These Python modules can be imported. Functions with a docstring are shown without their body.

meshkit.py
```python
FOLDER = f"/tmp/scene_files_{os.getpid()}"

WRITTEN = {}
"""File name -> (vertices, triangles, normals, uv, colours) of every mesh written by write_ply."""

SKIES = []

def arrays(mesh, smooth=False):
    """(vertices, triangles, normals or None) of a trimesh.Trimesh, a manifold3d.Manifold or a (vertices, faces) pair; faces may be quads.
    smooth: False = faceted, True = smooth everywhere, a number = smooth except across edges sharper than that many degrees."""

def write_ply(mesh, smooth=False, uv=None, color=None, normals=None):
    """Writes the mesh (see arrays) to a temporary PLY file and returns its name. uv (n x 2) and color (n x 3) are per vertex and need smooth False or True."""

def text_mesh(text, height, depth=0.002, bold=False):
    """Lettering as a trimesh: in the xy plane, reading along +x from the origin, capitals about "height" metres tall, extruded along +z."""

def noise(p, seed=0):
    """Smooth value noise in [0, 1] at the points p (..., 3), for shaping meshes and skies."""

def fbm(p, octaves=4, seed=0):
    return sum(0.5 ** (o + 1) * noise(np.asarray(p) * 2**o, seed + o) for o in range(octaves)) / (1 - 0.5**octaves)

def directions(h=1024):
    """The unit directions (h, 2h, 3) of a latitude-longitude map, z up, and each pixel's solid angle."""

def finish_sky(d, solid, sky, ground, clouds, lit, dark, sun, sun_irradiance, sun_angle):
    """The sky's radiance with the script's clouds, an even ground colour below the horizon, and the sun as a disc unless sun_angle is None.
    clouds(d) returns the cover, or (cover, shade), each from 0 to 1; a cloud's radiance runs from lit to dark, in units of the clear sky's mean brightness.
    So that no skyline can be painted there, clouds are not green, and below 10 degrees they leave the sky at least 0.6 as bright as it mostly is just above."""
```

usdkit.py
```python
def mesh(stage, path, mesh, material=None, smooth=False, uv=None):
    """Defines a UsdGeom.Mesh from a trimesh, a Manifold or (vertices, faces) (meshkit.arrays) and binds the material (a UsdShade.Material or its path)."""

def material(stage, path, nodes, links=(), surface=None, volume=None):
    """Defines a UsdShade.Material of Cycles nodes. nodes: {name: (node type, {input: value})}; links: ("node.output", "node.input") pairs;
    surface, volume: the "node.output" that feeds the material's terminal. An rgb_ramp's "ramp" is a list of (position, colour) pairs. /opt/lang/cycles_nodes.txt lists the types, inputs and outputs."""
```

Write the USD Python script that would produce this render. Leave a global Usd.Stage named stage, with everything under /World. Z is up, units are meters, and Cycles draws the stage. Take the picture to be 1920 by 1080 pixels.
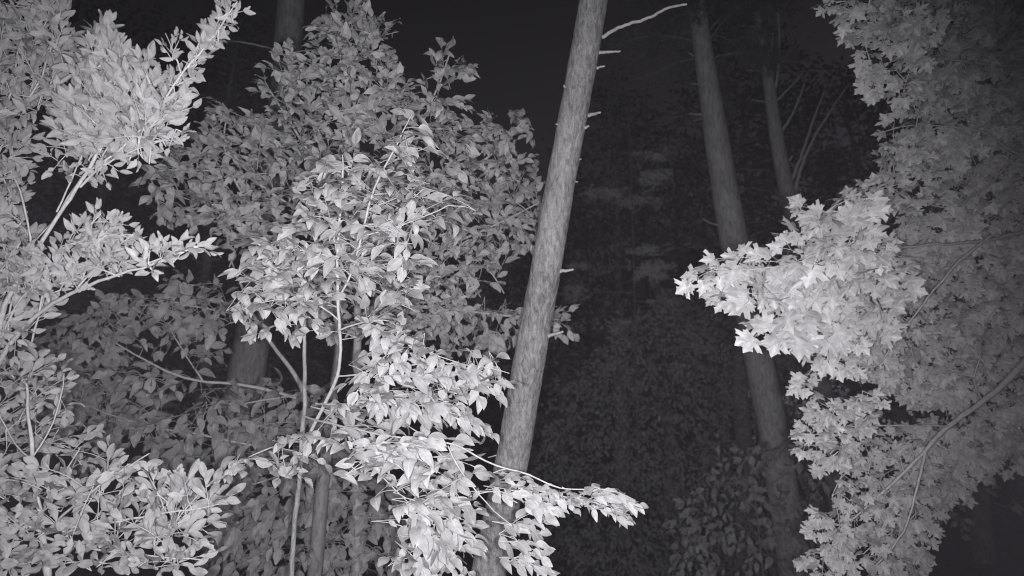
import math, random
import numpy as np, trimesh, usdkit, meshkit
from pxr import Usd, UsdGeom, UsdLux, UsdShade, Gf, Sdf, Vt
from shapely.geometry import Polygon, Point

rng = np.random.default_rng(20260718)
stage = Usd.Stage.CreateInMemory()
UsdGeom.SetStageUpAxis(stage, UsdGeom.Tokens.z)
UsdGeom.SetStageMetersPerUnit(stage, 1.0)
UsdGeom.Xform.Define(stage, '/World')
UsdGeom.Scope.Define(stage, '/World/Looks')

# ------------------------------------------------------------------ camera, sky, lamp, exposure
F_PX, PITCH, CAM = 1185.0, math.radians(15.0), np.array([0.0, 0.0, 3.0])
FW = np.array([0, math.cos(PITCH), math.sin(PITCH)]); RT = np.array([1.0, 0, 0]); UP = np.array([0, -math.sin(PITCH), math.cos(PITCH)])
cam = UsdGeom.Camera.Define(stage, '/World/camera')
cam.CreateHorizontalApertureAttr(36.0); cam.CreateVerticalApertureAttr(36.0 * 9 / 16)
cam.CreateFocalLengthAttr(36.0 * F_PX / 1920); cam.CreateClippingRangeAttr((0.02, 5000.0))
cam.CreateExposureAttr(0.0); cam.CreateFStopAttr(1.7); cam.CreateFocusDistanceAttr(3.2)
M4 = Gf.Matrix4d(*RT, 0, *UP, 0, *(-FW), 0, *CAM, 1)
cam.AddTransformOp().Set(M4)

SUN_EL, SUN_ROT = math.radians(1.5), math.radians(35)
dome = UsdLux.DomeLight.Define(stage, '/World/sky')
dome.GetPrim().SetCustomDataByKey('kind', 'structure')
sky_mat = usdkit.material(stage, '/World/Looks/dawn_sky', {
    's': ('sky_texture', {'sky_type': 'single_scattering', 'sun_disc': False, 'sun_elevation': SUN_EL, 'sun_rotation': SUN_ROT}),
    'g': ('rgb_to_bw', {}), 'gg': ('combine_color', {}),
    't': ('mix_color', {'blend_type': 'multiply', 'fac': 1.0, 'b': (1.0, 0.93, 1.08), 'use_clamp': False}),
    'b': ('background_shader', {'strength': 0.012})},
    [('s.color', 'g.color'), ('g.val', 'gg.r'), ('g.val', 'gg.g'), ('g.val', 'gg.b'), ('gg.color', 't.a'), ('t.result', 'b.color')], surface='b.background')
UsdShade.MaterialBindingAPI.Apply(dome.GetPrim()).Bind(sky_mat)

# the two infrared lamps of the security camera, left and right of its lens: the photograph's light comes from them
LAMP_POWER = 290.0
LA = FW + (840 - 960) / F_PX * RT - (655 - 540) / F_PX * UP; LA /= np.linalg.norm(LA)
LX = np.cross(LA, [0, 0, 1.0]); LX /= np.linalg.norm(LX); LU = np.cross(LX, LA)
for name, side in (('infrared_lamp', -0.075), ('infrared_lamp_001', 0.075)):
    lamp = UsdLux.SphereLight.Define(stage, '/World/' + name)
    lamp.CreateRadiusAttr(0.02); lamp.CreateNormalizeAttr(True); lamp.CreateIntensityAttr(LAMP_POWER / 2)
    lamp.CreateColorAttr(Gf.Vec3f(1.0, 0.975, 1.02))
    sh = UsdLux.ShapingAPI.Apply(lamp.GetPrim()); sh.CreateShapingConeAngleAttr(54.0); sh.CreateShapingConeSoftnessAttr(0.95)
    lamp.AddTransformOp().Set(Gf.Matrix4d(*LX, 0, *LU, 0, *(-LA), 0, *(CAM + side * RT - 0.01 * UP + 0.02 * FW), 1))

# ------------------------------------------------------------------ helpers
used = {}
def numbered(parent, name):
    k = (parent, name); n = used.get(k, -1) + 1; used[k] = n
    return f'{parent}/{name}' if n == 0 else f'{parent}/{name}_{n:03d}'

def at(px, py, d):
    """The point that stands d metres ahead of the camera, seen at this place of the 1920 x 1080 photograph."""
    return CAM + d * (FW + (px - 960) / F_PX * RT - (py - 540) / F_PX * UP)

def project(p):
    q = np.asarray(p) - CAM
    d = q @ FW
    dd = np.where(np.abs(d) < 1e-6, 1e-6, d)
    return 960 + F_PX * (q @ RT) / dd, 540 - F_PX * (q @ UP) / dd, d

def unit(v):
    v = np.asarray(v, float); n = np.linalg.norm(v)
    return v / n if n > 1e-9 else np.array([0, 0, 1.0])

def tell(prim, **kw):
    for k, v in kw.items():
        if v: prim.SetCustomDataByKey(k, v)

def thing(name, base, label, category, group=None):
    x = UsdGeom.Xform.Define(stage, numbered('/World', name))
    x.AddTranslateOp().Set(Gf.Vec3d(*map(float, base)))
    tell(x.GetPrim(), label=label, category=category, group=group)
    return x.GetPath().pathString

def put(parent, name, v, f, mat, base, smooth=True, uv=None, kind=None, label=None):
    m = usdkit.mesh(stage, numbered(parent, name), (np.asarray(v) - base, f), mat, smooth=smooth, uv=uv)
    tell(m.GetPrim(), kind=kind, label=label)
    return m

def smooth_line(pts, rad, step):
    pts, rad = np.asarray(pts, float), np.asarray(rad, float)
    from scipy.interpolate import PchipInterpolator
    s = np.concatenate([[0], np.cumsum(np.linalg.norm(np.diff(pts, axis=0), axis=1))])
    n = max(2, int(s[-1] / step) + 1)
    x = np.linspace(0, s[-1], n)
    if len(pts) == 2: return np.stack([np.interp(x, s, pts[:, k]) for k in range(3)], 1), np.interp(x, s, rad)
    return PchipInterpolator(s, pts)(x), np.interp(x, s, rad)

def tube(pts, rad, sides=6, cap=True, rough=0.0, freq=8.0, seed=0):
    pts, rad = np.asarray(pts, float), np.asarray(rad, float)
    n = len(pts); t = np.gradient(pts, axis=0); t /= np.maximum(np.linalg.norm(t, axis=1, keepdims=True), 1e-9)
    ref = np.array([0.0, 0, 1]) if abs(t[0][2]) < 0.8 else np.array([1.0, 0, 0])
    a = unit(np.cross(t[0], ref)); A = np.empty((n, 3))
    for i in range(n):
        a = unit(a - t[i] * (a @ t[i])); A[i] = a
    B = np.cross(t, A); ang = np.linspace(0, 2 * math.pi, sides, endpoint=False)
    dirs = A[:, None] * np.cos(ang)[None, :, None] + B[:, None] * np.sin(ang)[None, :, None]
    r = np.repeat(rad[:, None], sides, 1)
    v = pts[:, None] + dirs * r[..., None]
    if rough:
        k = meshkit.noise((v.reshape(-1, 3) + seed * 3.7) * freq).reshape(n, sides)
        v = pts[:, None] + dirs * (r * (1 + rough * k))[..., None]
    i, j = np.meshgrid(np.arange(n - 1), np.arange(sides), indexing='ij'); j2 = (j + 1) % sides
    q = np.stack([i * sides + j, i * sides + j2, (i + 1) * sides + j2, (i + 1) * sides + j], -1).reshape(-1, 4)
    f = np.vstack([q[:, [0, 1, 2]], q[:, [0, 2, 3]]]); v = v.reshape(-1, 3)
    if cap:
        v = np.vstack([v, pts[0], pts[-1] + t[-1] * rad[-1] * 0.4]); c0, c1 = len(v) - 2, len(v) - 1
        k = np.arange(sides); k2 = (k + 1) % sides; o = (n - 1) * sides
        f = np.vstack([f, np.stack([np.full(sides, c0), k2, k], 1), np.stack([np.full(sides, c1), o + k, o + k2], 1)])
    return v, f

def join(parts):
    vs, fs, o = [], [], 0
    for v, f in parts:
        vs.append(v); fs.append(f + o); o += len(v)
    return np.vstack(vs), np.vstack(fs)

# ------------------------------------------------------------------ materials (a near-infrared picture: leaves are pale, bark mid grey)
def leaf_material(name, tone, spread=0.16, trans=0.28, rough=0.5):
    return usdkit.material(stage, f'/World/Looks/{name}', {
        'st': ('attribute', {'attribute': 'st'}), 'xy': ('separate_xyz', {}),
        'u1': ('math', {'math_type': 'subtract', 'value2': 0.5}), 'u2': ('math', {'math_type': 'absolute'}),
        'rib': ('map_range', {'from_min': 0.015, 'from_max': 0.06, 'to_min': 1.0, 'to_max': 0.0, 'clamp': True}),
        'v1': ('math', {'math_type': 'multiply_add', 'value2': -2.6, 'value3': 0.0}), 'v2': ('math', {'math_type': 'multiply_add', 'value2': 1.0, 'value3': 0.0}),
        'v3': ('math', {'math_type': 'multiply', 'value2': 44.0}), 'v4': ('math', {'math_type': 'sine'}),
        'oi': ('object_info', {}), 'ge': ('geometry', {}), 'ad': ('math', {'math_type': 'add'}), 'fr': ('math', {'math_type': 'fraction'}),
        'rr': ('map_range', {'to_min': 1 - spread, 'to_max': 1 + spread}),
        'no': ('noise_texture', {'scale': 34.0, 'detail': 3.0}), 'nr': ('map_range', {'from_min': 0.3, 'from_max': 0.7, 'to_min': 0.8, 'to_max': 1.12}),
        'm1': ('math', {'math_type': 'multiply'}), 'm2': ('math', {'math_type': 'multiply_add', 'value2': 0.22, 'value3': 1.0}), 'm3': ('math', {'math_type': 'multiply'}),
        'm4': ('math', {'math_type': 'multiply', 'value2': tone}), 'cc': ('combine_color', {}),
        'bh': ('math', {'math_type': 'multiply_add', 'value2': 1.4, 'value3': 0.0}), 'bu': ('bump', {'strength': 0.35, 'distance': 0.0012}),
        'p': ('principled_bsdf', {'roughness': rough, 'specular_ior_level': 0.35}), 'tr': ('translucent_bsdf', {}), 'mx': ('mix_closure', {'fac': trans})},
        [('st.vector', 'xy.vector'), ('xy.x', 'u1.value1'), ('u1.value', 'u2.value1'), ('u2.value', 'rib.value'),
         ('u2.value', 'v1.value1'), ('v1.value', 'v2.value3'), ('xy.y', 'v2.value1'), ('v2.value', 'v3.value1'), ('v3.value', 'v4.value1'),
         ('oi.random', 'ad.value1'), ('ge.random_per_island', 'ad.value2'), ('ad.value', 'fr.value1'), ('fr.value', 'rr.value'),
         ('ge.position', 'no.vector'), ('no.fac', 'nr.value'), ('rr.result', 'm1.value1'), ('nr.result', 'm1.value2'),
         ('rib.result', 'm2.value1'), ('m1.value', 'm3.value1'), ('m2.value', 'm3.value2'), ('m3.value', 'm4.value1'),
         ('m4.value', 'cc.r'), ('m4.value', 'cc.g'), ('m4.value', 'cc.b'),
         ('rib.result', 'bh.value1'), ('v4.value', 'bh.value3'), ('bh.value', 'bu.height'), ('bu.normal', 'p.normal'),
         ('cc.color', 'p.base_color'), ('cc.color', 'tr.color'), ('p.BSDF', 'mx.closure1'), ('tr.BSDF', 'mx.closure2')], surface='mx.closure')

def bark_material(name, lo, hi, stretch=0.22, scale=26.0, dist=0.012):
    return usdkit.material(stage, f'/World/Looks/{name}', {
        'tc': ('texture_coordinate', {}), 'mp': ('mapping', {'scale': (1, 1, stretch)}),
        'vo': ('noise_texture', {'scale': scale, 'detail': 6.0, 'roughness': 0.65, 'distortion': 0.6}),
        'fi': ('noise_texture', {'scale': scale * 5, 'detail': 4.0, 'roughness': 0.7}),
        'la': ('noise_texture', {'scale': 3.0, 'detail': 3.0}),
        'a': ('mix_float', {'fac': 0.35}), 'b': ('mix_float', {'fac': 0.16}),
        'r': ('rgb_ramp', {'ramp': [(0.40, (lo,) * 3), (0.5, ((lo + hi) / 2,) * 3), (0.60, (hi,) * 3)]}),
        'bu': ('bump', {'strength': 0.9, 'distance': dist}),
        'p': ('principled_bsdf', {'roughness': 0.85, 'specular_ior_level': 0.2})},
        [('tc.object', 'mp.vector'), ('mp.vector', 'vo.vector'), ('mp.vector', 'fi.vector'), ('tc.object', 'la.vector'),
         ('vo.fac', 'a.a'), ('fi.fac', 'a.b'), ('a.result', 'b.a'), ('la.fac', 'b.b'), ('b.result', 'r.fac'),
         ('a.result', 'bu.height'), ('bu.normal', 'p.normal'), ('r.color', 'p.base_color')], surface='p.BSDF')

MAT = {
    'sapling_leaf': leaf_material('sapling_leaf', 0.43, trans=0.33, rough=0.6), 'understory_leaf': leaf_material('understory_leaf', 0.46), 'low_leaf': leaf_material('low_leaf', 0.33),
    'azalea_leaf': leaf_material('azalea_leaf', 0.35), 'bush_leaf': leaf_material('bush_leaf', 0.31), 'maple_leaf': leaf_material('maple_leaf', 0.44),
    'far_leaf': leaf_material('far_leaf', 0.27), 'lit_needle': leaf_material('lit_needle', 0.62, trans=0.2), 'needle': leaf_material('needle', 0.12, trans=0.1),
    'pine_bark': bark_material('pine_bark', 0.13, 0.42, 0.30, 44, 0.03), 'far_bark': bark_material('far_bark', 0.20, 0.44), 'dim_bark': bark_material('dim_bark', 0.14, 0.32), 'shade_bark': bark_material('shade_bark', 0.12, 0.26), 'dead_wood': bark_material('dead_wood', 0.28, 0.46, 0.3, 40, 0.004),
    'twig_bark': bark_material('twig_bark', 0.28, 0.46, 0.4, 60, 0.002),
}
usdkit.material(stage, '/World/Looks/leaf_litter', {
    'g': ('geometry', {}), 'v': ('voronoi_texture', {'scale': 14.0}), 'n': ('noise_texture', {'scale': 1.3, 'detail': 5.0}),
    'm': ('mix_color', {'fac': 0.5}), 'r': ('rgb_ramp', {'ramp': [(0.25, (0.10,) * 3), (0.75, (0.30,) * 3)]}),
    'bu': ('bump', {'strength': 0.8, 'distance': 0.03}), 'p': ('principled_bsdf', {'roughness': 0.9, 'specular_ior_level': 0.2})},
    [('g.position', 'v.vector'), ('g.position', 'n.vector'), ('v.color', 'm.a'), ('n.color', 'm.b'), ('m.result', 'r.fac'), ('r.color', 'p.base_color'), ('v.distance', 'bu.height'), ('bu.normal', 'p.normal')], surface='p.BSDF')
MAT['leaf_litter'] = '/World/Looks/leaf_litter'

# ------------------------------------------------------------------ ground
def ground_z(x, y):
    p = np.stack([np.asarray(x, float), np.asarray(y, float), np.zeros_like(np.asarray(x, float))], -1).reshape(-1, 3)
    return (0.18 * meshkit.noise(p * 0.16) + 0.05 * meshkit.noise(p * 0.9)).reshape(np.shape(x)) + 0.02 * np.maximum(np.asarray(y) - 12, 0)
g = 150
ax = np.sign(np.linspace(-1, 1, g)) * np.abs(np.linspace(-1, 1, g)) ** 1.8 * 220
gx, gy = np.meshgrid(ax, ax + 12, indexing='ij')
gv = np.stack([gx, gy, ground_z(gx, gy)], -1).reshape(-1, 3)
i, j = np.meshgrid(np.arange(g - 1), np.arange(g - 1), indexing='ij')
gf = np.stack([i * g + j, (i + 1) * g + j, (i + 1) * g + j + 1, i * g + j + 1], -1).reshape(-1, 4)
gm = usdkit.mesh(stage, '/World/ground', (gv, gf), MAT['leaf_litter'], smooth=True)
tell(gm.GetPrim(), kind='structure')

def foot(p):
    """The ground point below p."""
    return np.array([p[0], p[1], float(ground_z(np.array([p[0]]), np.array([p[1]]))[0])])

# ------------------------------------------------------------------ leaves
def ovate(seed, width, tip, blunt=False):
    r = np.random.default_rng(seed)
    t = np.array([0, 0.09, 0.22, 0.38, 0.55, 0.72, 0.87, 1.0])
    if blunt: w = np.array([0.04, 0.25, 0.55, 0.82, 1.0, 0.98, 0.72, 0.12])
    else: w = np.array([0.05, 0.52, 0.86, 1.0, 0.93, 0.66, tip, 0.02])
    w = w * width / 2 * (1 + r.uniform(-0.05, 0.05, len(t)))
    bend, fold, sweep, wave = r.uniform(0.02, 0.32) if r.uniform() < 0.75 else r.uniform(0.4, 0.75), r.uniform(-0.1, 0.55), r.uniform(-0.11, 0.11), r.uniform(0, 0.05)
    y = t - bend * 0.35 * t ** 2; z = -bend * t ** 2; x0 = sweep * np.sin(math.pi * t)
    half = np.stack([w * r.uniform(0.85, 1.1), w, w * r.uniform(0.85, 1.1)], 1)
    if r.uniform() < 0.35: half[r.integers(2, 7), r.choice([0, 2])] *= r.uniform(0.25, 0.6)      # a bite taken out of one side
    v, uv = [], []
    for k in range(len(t)):
        for s in (-1, 0, 1):
            h = half[k, s + 1]
            v.append((x0[k] + s * h * math.cos(fold), y[k], z[k] + abs(s) * h * math.sin(fold) + s * wave * math.sin(9 * t[k] + seed)))
            uv.append((0.5 + 0.5 * s * h / (width / 2), t[k]))
    f = []
    for k in range(len(t) - 1):
        for c in (0, 1):
            a = 3 * k + c; f += [(a, a + 1, a + 4), (a, a + 4, a + 3)]
    o = len(v)                                                       # the petiole
    v += [(-0.014, 0.0, 0.0), (0.014, 0.0, 0.0), (0.010, -0.16, 0.03), (-0.010, -0.16, 0.03)]; uv += [(0.5, 0)] * 4
    f += [(o, o + 2, o + 1), (o, o + 3, o + 2)]
    return np.array(v, float), np.array(f), np.array(uv, float), 0.16

def maple(seed):
    r = np.random.default_rng(seed)
    half = [(0.03, 0.0), (0.13, -0.05), (0.27, -0.03), (0.47, -0.08), (0.42, 0.08), (0.50, 0.17), (0.36, 0.215), (0.46, 0.30), (0.60, 0.36), (0.80, 0.50), (0.62, 0.545), (0.58, 0.62), (0.44, 0.55),
            (0.25, 0.475), (0.25, 0.60), (0.36, 0.70), (0.21, 0.745), (0.13, 0.87), (0.0, 1.05)]
    pts = [(x, y) for x, y in half] + [(-x, y) for x, y in half[-2::-1]]
    pts = np.array(pts) * np.array([0.98, 1.0]) * (1 + r.uniform(-0.05, 0.05, (len(pts), 1)))
    c = np.array([0.0, 0.30]); ring = c + (pts - c) * 0.5
    allp = np.vstack([pts, ring, [c]])
    n = len(pts)
    rad = np.linalg.norm(allp - c, axis=1); ang = np.arctan2(allp[:, 0], allp[:, 1] - c[1])
    cup, fold = r.uniform(0.05, 0.38), r.uniform(-0.25, 0.35)
    z = -cup * rad ** 2 * 0.9 + fold * np.abs(allp[:, 0]) * 0.6 + 0.05 * rad * np.cos(5 * ang + seed) - 0.1 * r.uniform(0, 1) * allp[:, 1] ** 2
    v = np.column_stack([allp, z]); uv = np.column_stack([0.5 + allp[:, 0] * 0.6, allp[:, 1]])
    f = []
    for k in range(n - 1):
        f += [(k, n + k + 1, n + k) if False else (k, k + 1, n + k + 1), (k, n + k + 1, n + k), (n + k, n + k + 1, 2 * n)]
    v = np.vstack([v, [(-0.012, 0.03, 0), (0.012, 0.03, 0), (0.009, -0.55, 0.10), (-0.009, -0.55, 0.10)]]); uv = np.vstack([uv, [(0.5, 0)] * 4])
    o = len(v) - 4; f += [(o, o + 2, o + 1), (o, o + 3, o + 2)]
    return v, np.array(f), uv, 0.55

SHAPES = {
    'sapling': [ovate(s, 0.55, 0.40) for s in range(1, 17)],
    'understory': [ovate(s, 0.56, 0.38) for s in range(21, 37)],
    'azalea': [ovate(s, 0.46, 0.42) for s in range(41, 57)],
    'bush': [ovate(s, 0.44, 0.4, blunt=True) for s in range(61, 73)],
    'maple': [maple(s) for s in range(81, 95)],
}

class Plant:
    def __init__(self, name, base, label, category, leaf, shape, group=None, twig='twig_bark'):
        self.base = np.asarray(base, float); self.path = thing(name, self.base, label, category, group)
        self.leafmat, self.shape, self.twigmat = MAT[leaf], SHAPES[shape], MAT[twig]
        self.nodes, self.twigs, self.leaves = [], [], []              # leaves: (shape index, position, 3x3, size)
    def limb(self, name, pts, rad, sides=7, step=0.05, mat=None, rough=0.26, node=True):
        p, r = smooth_line(pts, rad, step)
        r = r * (1 + 0.22 * (rng.uniform(0, 1, len(r)) < 0.12)); w = np.cumsum(rng.normal(0, 1, p.shape), 0) * 0.002; w -= np.linspace(0, 1, len(w))[:, None] * w[-1]; p = p + w
        v, f = tube(p, r, sides, rough=rough, freq=18, seed=len(self.nodes))
        put(self.path, name, v, f, mat or self.twigmat, self.base)
        if node: self.nodes += [q for q in p[:: max(1, len(p) // 30)]]
        return p
    def leaf(self, pos, direction, normal, size):
        d = unit(direction); n = unit(np.asarray(normal) - d * (np.asarray(normal) @ d)); s = np.cross(d, n)
        self.leaves.append((int(rng.integers(len(self.shape))), np.asarray(pos), np.stack([s, d, n], 1), float(size)))
    def spray(self, a, b, n, size, opposite=False, face=0.75, up=0.6, jitter=0.4, droop=0.35, spread=0.9, flat=0.0):
        a, b = np.asarray(a), np.asarray(b); t = b - a; L = np.linalg.norm(t); t = unit(t)
        mid = (a + b) / 2 + np.array([0, 0, 0.06 * L]); q = np.array([a, mid, b])
        p, r = smooth_line(q, [0.002, 0.0016, 0.001], max(L / 5, 0.02)); self.twigs.append(tube(p, r, 4, cap=False))
        cam_dir = unit(CAM - a)
        nb = unit(np.array([0, 0, up]) + cam_dir * face)
        side = unit(np.cross(t, nb))
        m = n // 2 if opposite else n
        for k in range(m):
            u = 0.12 + 0.88 * (k + rng.uniform(-0.2, 0.2)) / max(m - 1, 1); u = min(max(u, 0.02), 1)
            x = p[int(round(u * (len(p) - 1)))]
            for s in ((-1, 1) if opposite else ((-1) ** k,)):
                sz = size * rng.triangular(0.45, 0.95, 1.3) * (0.8 if u > 0.85 else 1)
                w = spread * (1 - 0.45 * u)
                d = t * (0.35 + 0.4 * flat + (0.6 - 0.2 * flat) * u) + side * s * w * (1 - 0.42 * flat) + np.array([0, 0, -droop * rng.uniform(0.2, 1.5)]) + rng.normal(0, 0.22 - 0.06 * flat, 3)
                nn = nb + rng.normal(0, jitter, 3) + side * s * 0.25
                d = unit(d); pet = self.shape[0][3] * sz
                self.leaf(x + d * pet, d, nn, sz)
        sz = size * rng.uniform(0.7, 1.0); d = unit(t + np.array([0, 0, -droop * 0.6]) + rng.normal(0, 0.15, 3))
        self.leaf(b + d * self.shape[0][3] * sz, d, nb + rng.normal(0, jitter, 3), sz)
    def fill(self, poly, near, far, cover, px, n=6, flow=(0, 0, 0), away=1.0, length=3.2, holes=(), leafarea=0.26, depth=None, level=0.0, gaps=None, **kw):
        """Grows sprays of leaves through the part of the crown that the polygon outlines, between two depths."""
        P = Polygon(poly).buffer(0)
        for h in holes: P = P.difference(Polygon(h).buffer(0))
        core = P.buffer(-px * 0.28)
        if core.is_empty: core = P
        nleaf = cover * P.area / (px * px * leafarea); ns = max(1, int(round(nleaf / (n + 1))))
        x0, y0, x1, y1 = P.bounds; got = []
        import shapely.prepared; pc = shapely.prepared.prep(core); pp = shapely.prepared.prep(P.buffer(px * 0.08))
        while len(got) < ns:
            best, bd = None, -1
            for _ in range(5):
                while True:
                    c = (rng.uniform(x0, x1), rng.uniform(y0, y1))
                    if gaps and rng.uniform() < 0.93:               # dark gaps between the tiers, longer along the tiers than across
                        ca, sa = math.cos(gaps[0]), math.sin(gaps[0]); gx_, gy_ = (c[0] * ca + c[1] * sa) / gaps[1], (-c[0] * sa + c[1] * ca) / gaps[2]
                        if meshkit.noise(np.array([[gx_, gy_, gaps[3]]]))[0] < gaps[4]: continue
                    if pc.contains(Point(c)): break
                dd = min(((c[0] - g[0]) ** 2 + (c[1] - g[1]) ** 2 for g in got[-160:]), default=1e9)
                if dd > bd: best, bd = c, dd
            d = depth(*best) + rng.uniform(near, far) if depth else near + (far - near) * rng.uniform(0, 1)
            got.append((*best, d))
        pts = np.array([at(*g_) for g_ in got]); nodes = np.array(self.nodes)
        dist = np.linalg.norm(pts[:, None] - nodes[None], axis=2)
        for idx in np.argsort(dist.min(1)):
            c, (cx, cy, d) = pts[idx], got[idx]
            nd = np.array(self.nodes); k = np.argmin(np.linalg.norm(nd - c, axis=1) + 0.35 * np.maximum(0, nd[:, 2] - c[2])); o = nd[k]
            size = px * d / F_PX; L = length * size * rng.uniform(0.7, 1.25)
            out = unit(c - o) * away + RT * flow[0] - UP * flow[1] - FW * flow[2] + rng.normal(0, 0.25, 3)
            out = unit(out); out[2] *= 1 - level; out = unit(out)
            a, b = c - out * L * 0.5, c + out * L * 0.5
            for _ in range(4):
                bx, by, _d = project(b)
                if pp.contains(Point(bx, by)): break
                b = c + (b - c) * 0.6
            gap = np.linalg.norm(a - o)
            if gap > 0.01 and gap < 0.9:
                m = (a + o) / 2 + np.array([0, 0, 0.05 * gap]) + rng.normal(0, 0.03 * gap, 3)
                q, r = smooth_line([o, m, a], [0.0031, 0.0026, 0.002], max(gap / 5, 0.03)); self.twigs.append(tube(q, r, 4, cap=False))
                self.nodes += [q[len(q) // 2]]
            self.nodes += [a, (a + b) / 2]
            self.spray(a, b, n, size, **kw)
    def arrays(self, idx):
        out = []
        for k in idx:
            s, p, R, z = self.leaves[k]; v, f, uv, _ = self.shape[s]
            out.append((v * z @ R.T + p, f, uv))
        return out

PLANTS = []
def plant(*a, **k):
    p = Plant(*a, **k); PLANTS.append(p); return p

# ------------------------------------------------------------------ the pines
def px_line(rows):
    """Rows of (x, y, depth, width in pixels) of the photograph: points and radii in metres."""
    return np.array([at(x, y, d) for x, y, d, w in rows]), np.array([w * d / F_PX / 2 for x, y, d, w in rows])

def down_to_ground(pts, rad, flare=1.15):
    b = pts[0] + (pts[0] - pts[1]) * ((pts[0][2] - 0.0) / max(pts[1][2] - pts[0][2], 1e-6)); b = foot(b); b[2] -= 0.15
    return np.vstack([b, pts]), np.concatenate([[rad[0] * flare], rad])

def up_to(pts, rad, height, top):
    t = unit(pts[-1] - pts[-2]); k = (height - pts[-1][2]) / t[2]
    return np.vstack([pts, pts[-1] + t * k * 0.5, pts[-1] + t * k]), np.concatenate([rad, [(rad[-1] + top) / 2, top]])

def trunk_tree(name, rows, label, bark, height, top, sides=48, step=0.02, rough=0.05, stubs=(), freq=9, group=None):
    pts, rad = px_line(rows); pts, rad = down_to_ground(pts, rad); pts, rad = up_to(pts, rad, height, top)
    base = pts[0] * [1, 1, 0] + [0, 0, pts[0][2] + 0.15]
    path = thing(name, base, label, 'tree', group)
    p, r = smooth_line(pts, rad, step)
    # bark plates: longer up the trunk than across it
    n = len(p); s = np.concatenate([[0], np.cumsum(np.linalg.norm(np.diff(p, axis=0), axis=1))])
    v, f = tube(p, r, sides, rough=0)
    ring = v[: n * sides].reshape(n, sides, 3); off = ring - p[:, None]
    a = np.arange(sides) * 2 * math.pi / sides
    key = np.stack([np.broadcast_to(np.cos(a), (n, sides)) * r[:, None], np.broadcast_to(np.sin(a), (n, sides)) * r[:, None], np.broadcast_to(s[:, None] * 0.42, (n, sides))], -1).reshape(-1, 3)
    k1 = meshkit.noise(key * 24 + 5).reshape(n, sides); k2 = meshkit.noise(key * 60 + 1).reshape(n, sides); k3 = meshkit.noise(key * 4).reshape(n, sides)
    ridge = np.abs(k1) ** 0.7
    amp = (0.6 * ridge + 0.3 * k2) * rough + 0.075 * k3
    v[: n * sides] = (p[:, None] + off * (1 + amp)[..., None]).reshape(-1, 3)
    put(path, 'trunk', v, f, MAT[bark], base)
    for st in stubs:
        (x0, y0), (x1, y1), w, dz = st[:4]
        near = min(rows, key=lambda q: abs(q[1] - y0)); d = np.interp(y0, [q[1] for q in rows][::-1], [q[2] for q in rows][::-1])
        mids = st[4] if len(st) > 4 else []
        seq = [(x0, y0)] + list(mids) + [(x1, y1)]
        q = np.array([at(x, y, d - dz * k / (len(seq) - 1)) for k, (x, y) in enumerate(seq)])
        rr = np.linspace(w, w * (0.45 if len(st) < 6 else st[5]), len(q)) * d / F_PX / 2
        tp, tr = smooth_line(q, rr, max(0.01, np.linalg.norm(q[-1] - q[0]) / 24))
        tp = tp + rng.normal(0, 1, tp.shape) * (tr[:, None] * 0.18)
        tv, tf = tube(tp, tr, 7, rough=0.25, freq=40, seed=x0)
        put(path, 'dead_branch', tv, tf, MAT['dead_wood'], base)
    return path, base, p, r

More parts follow.
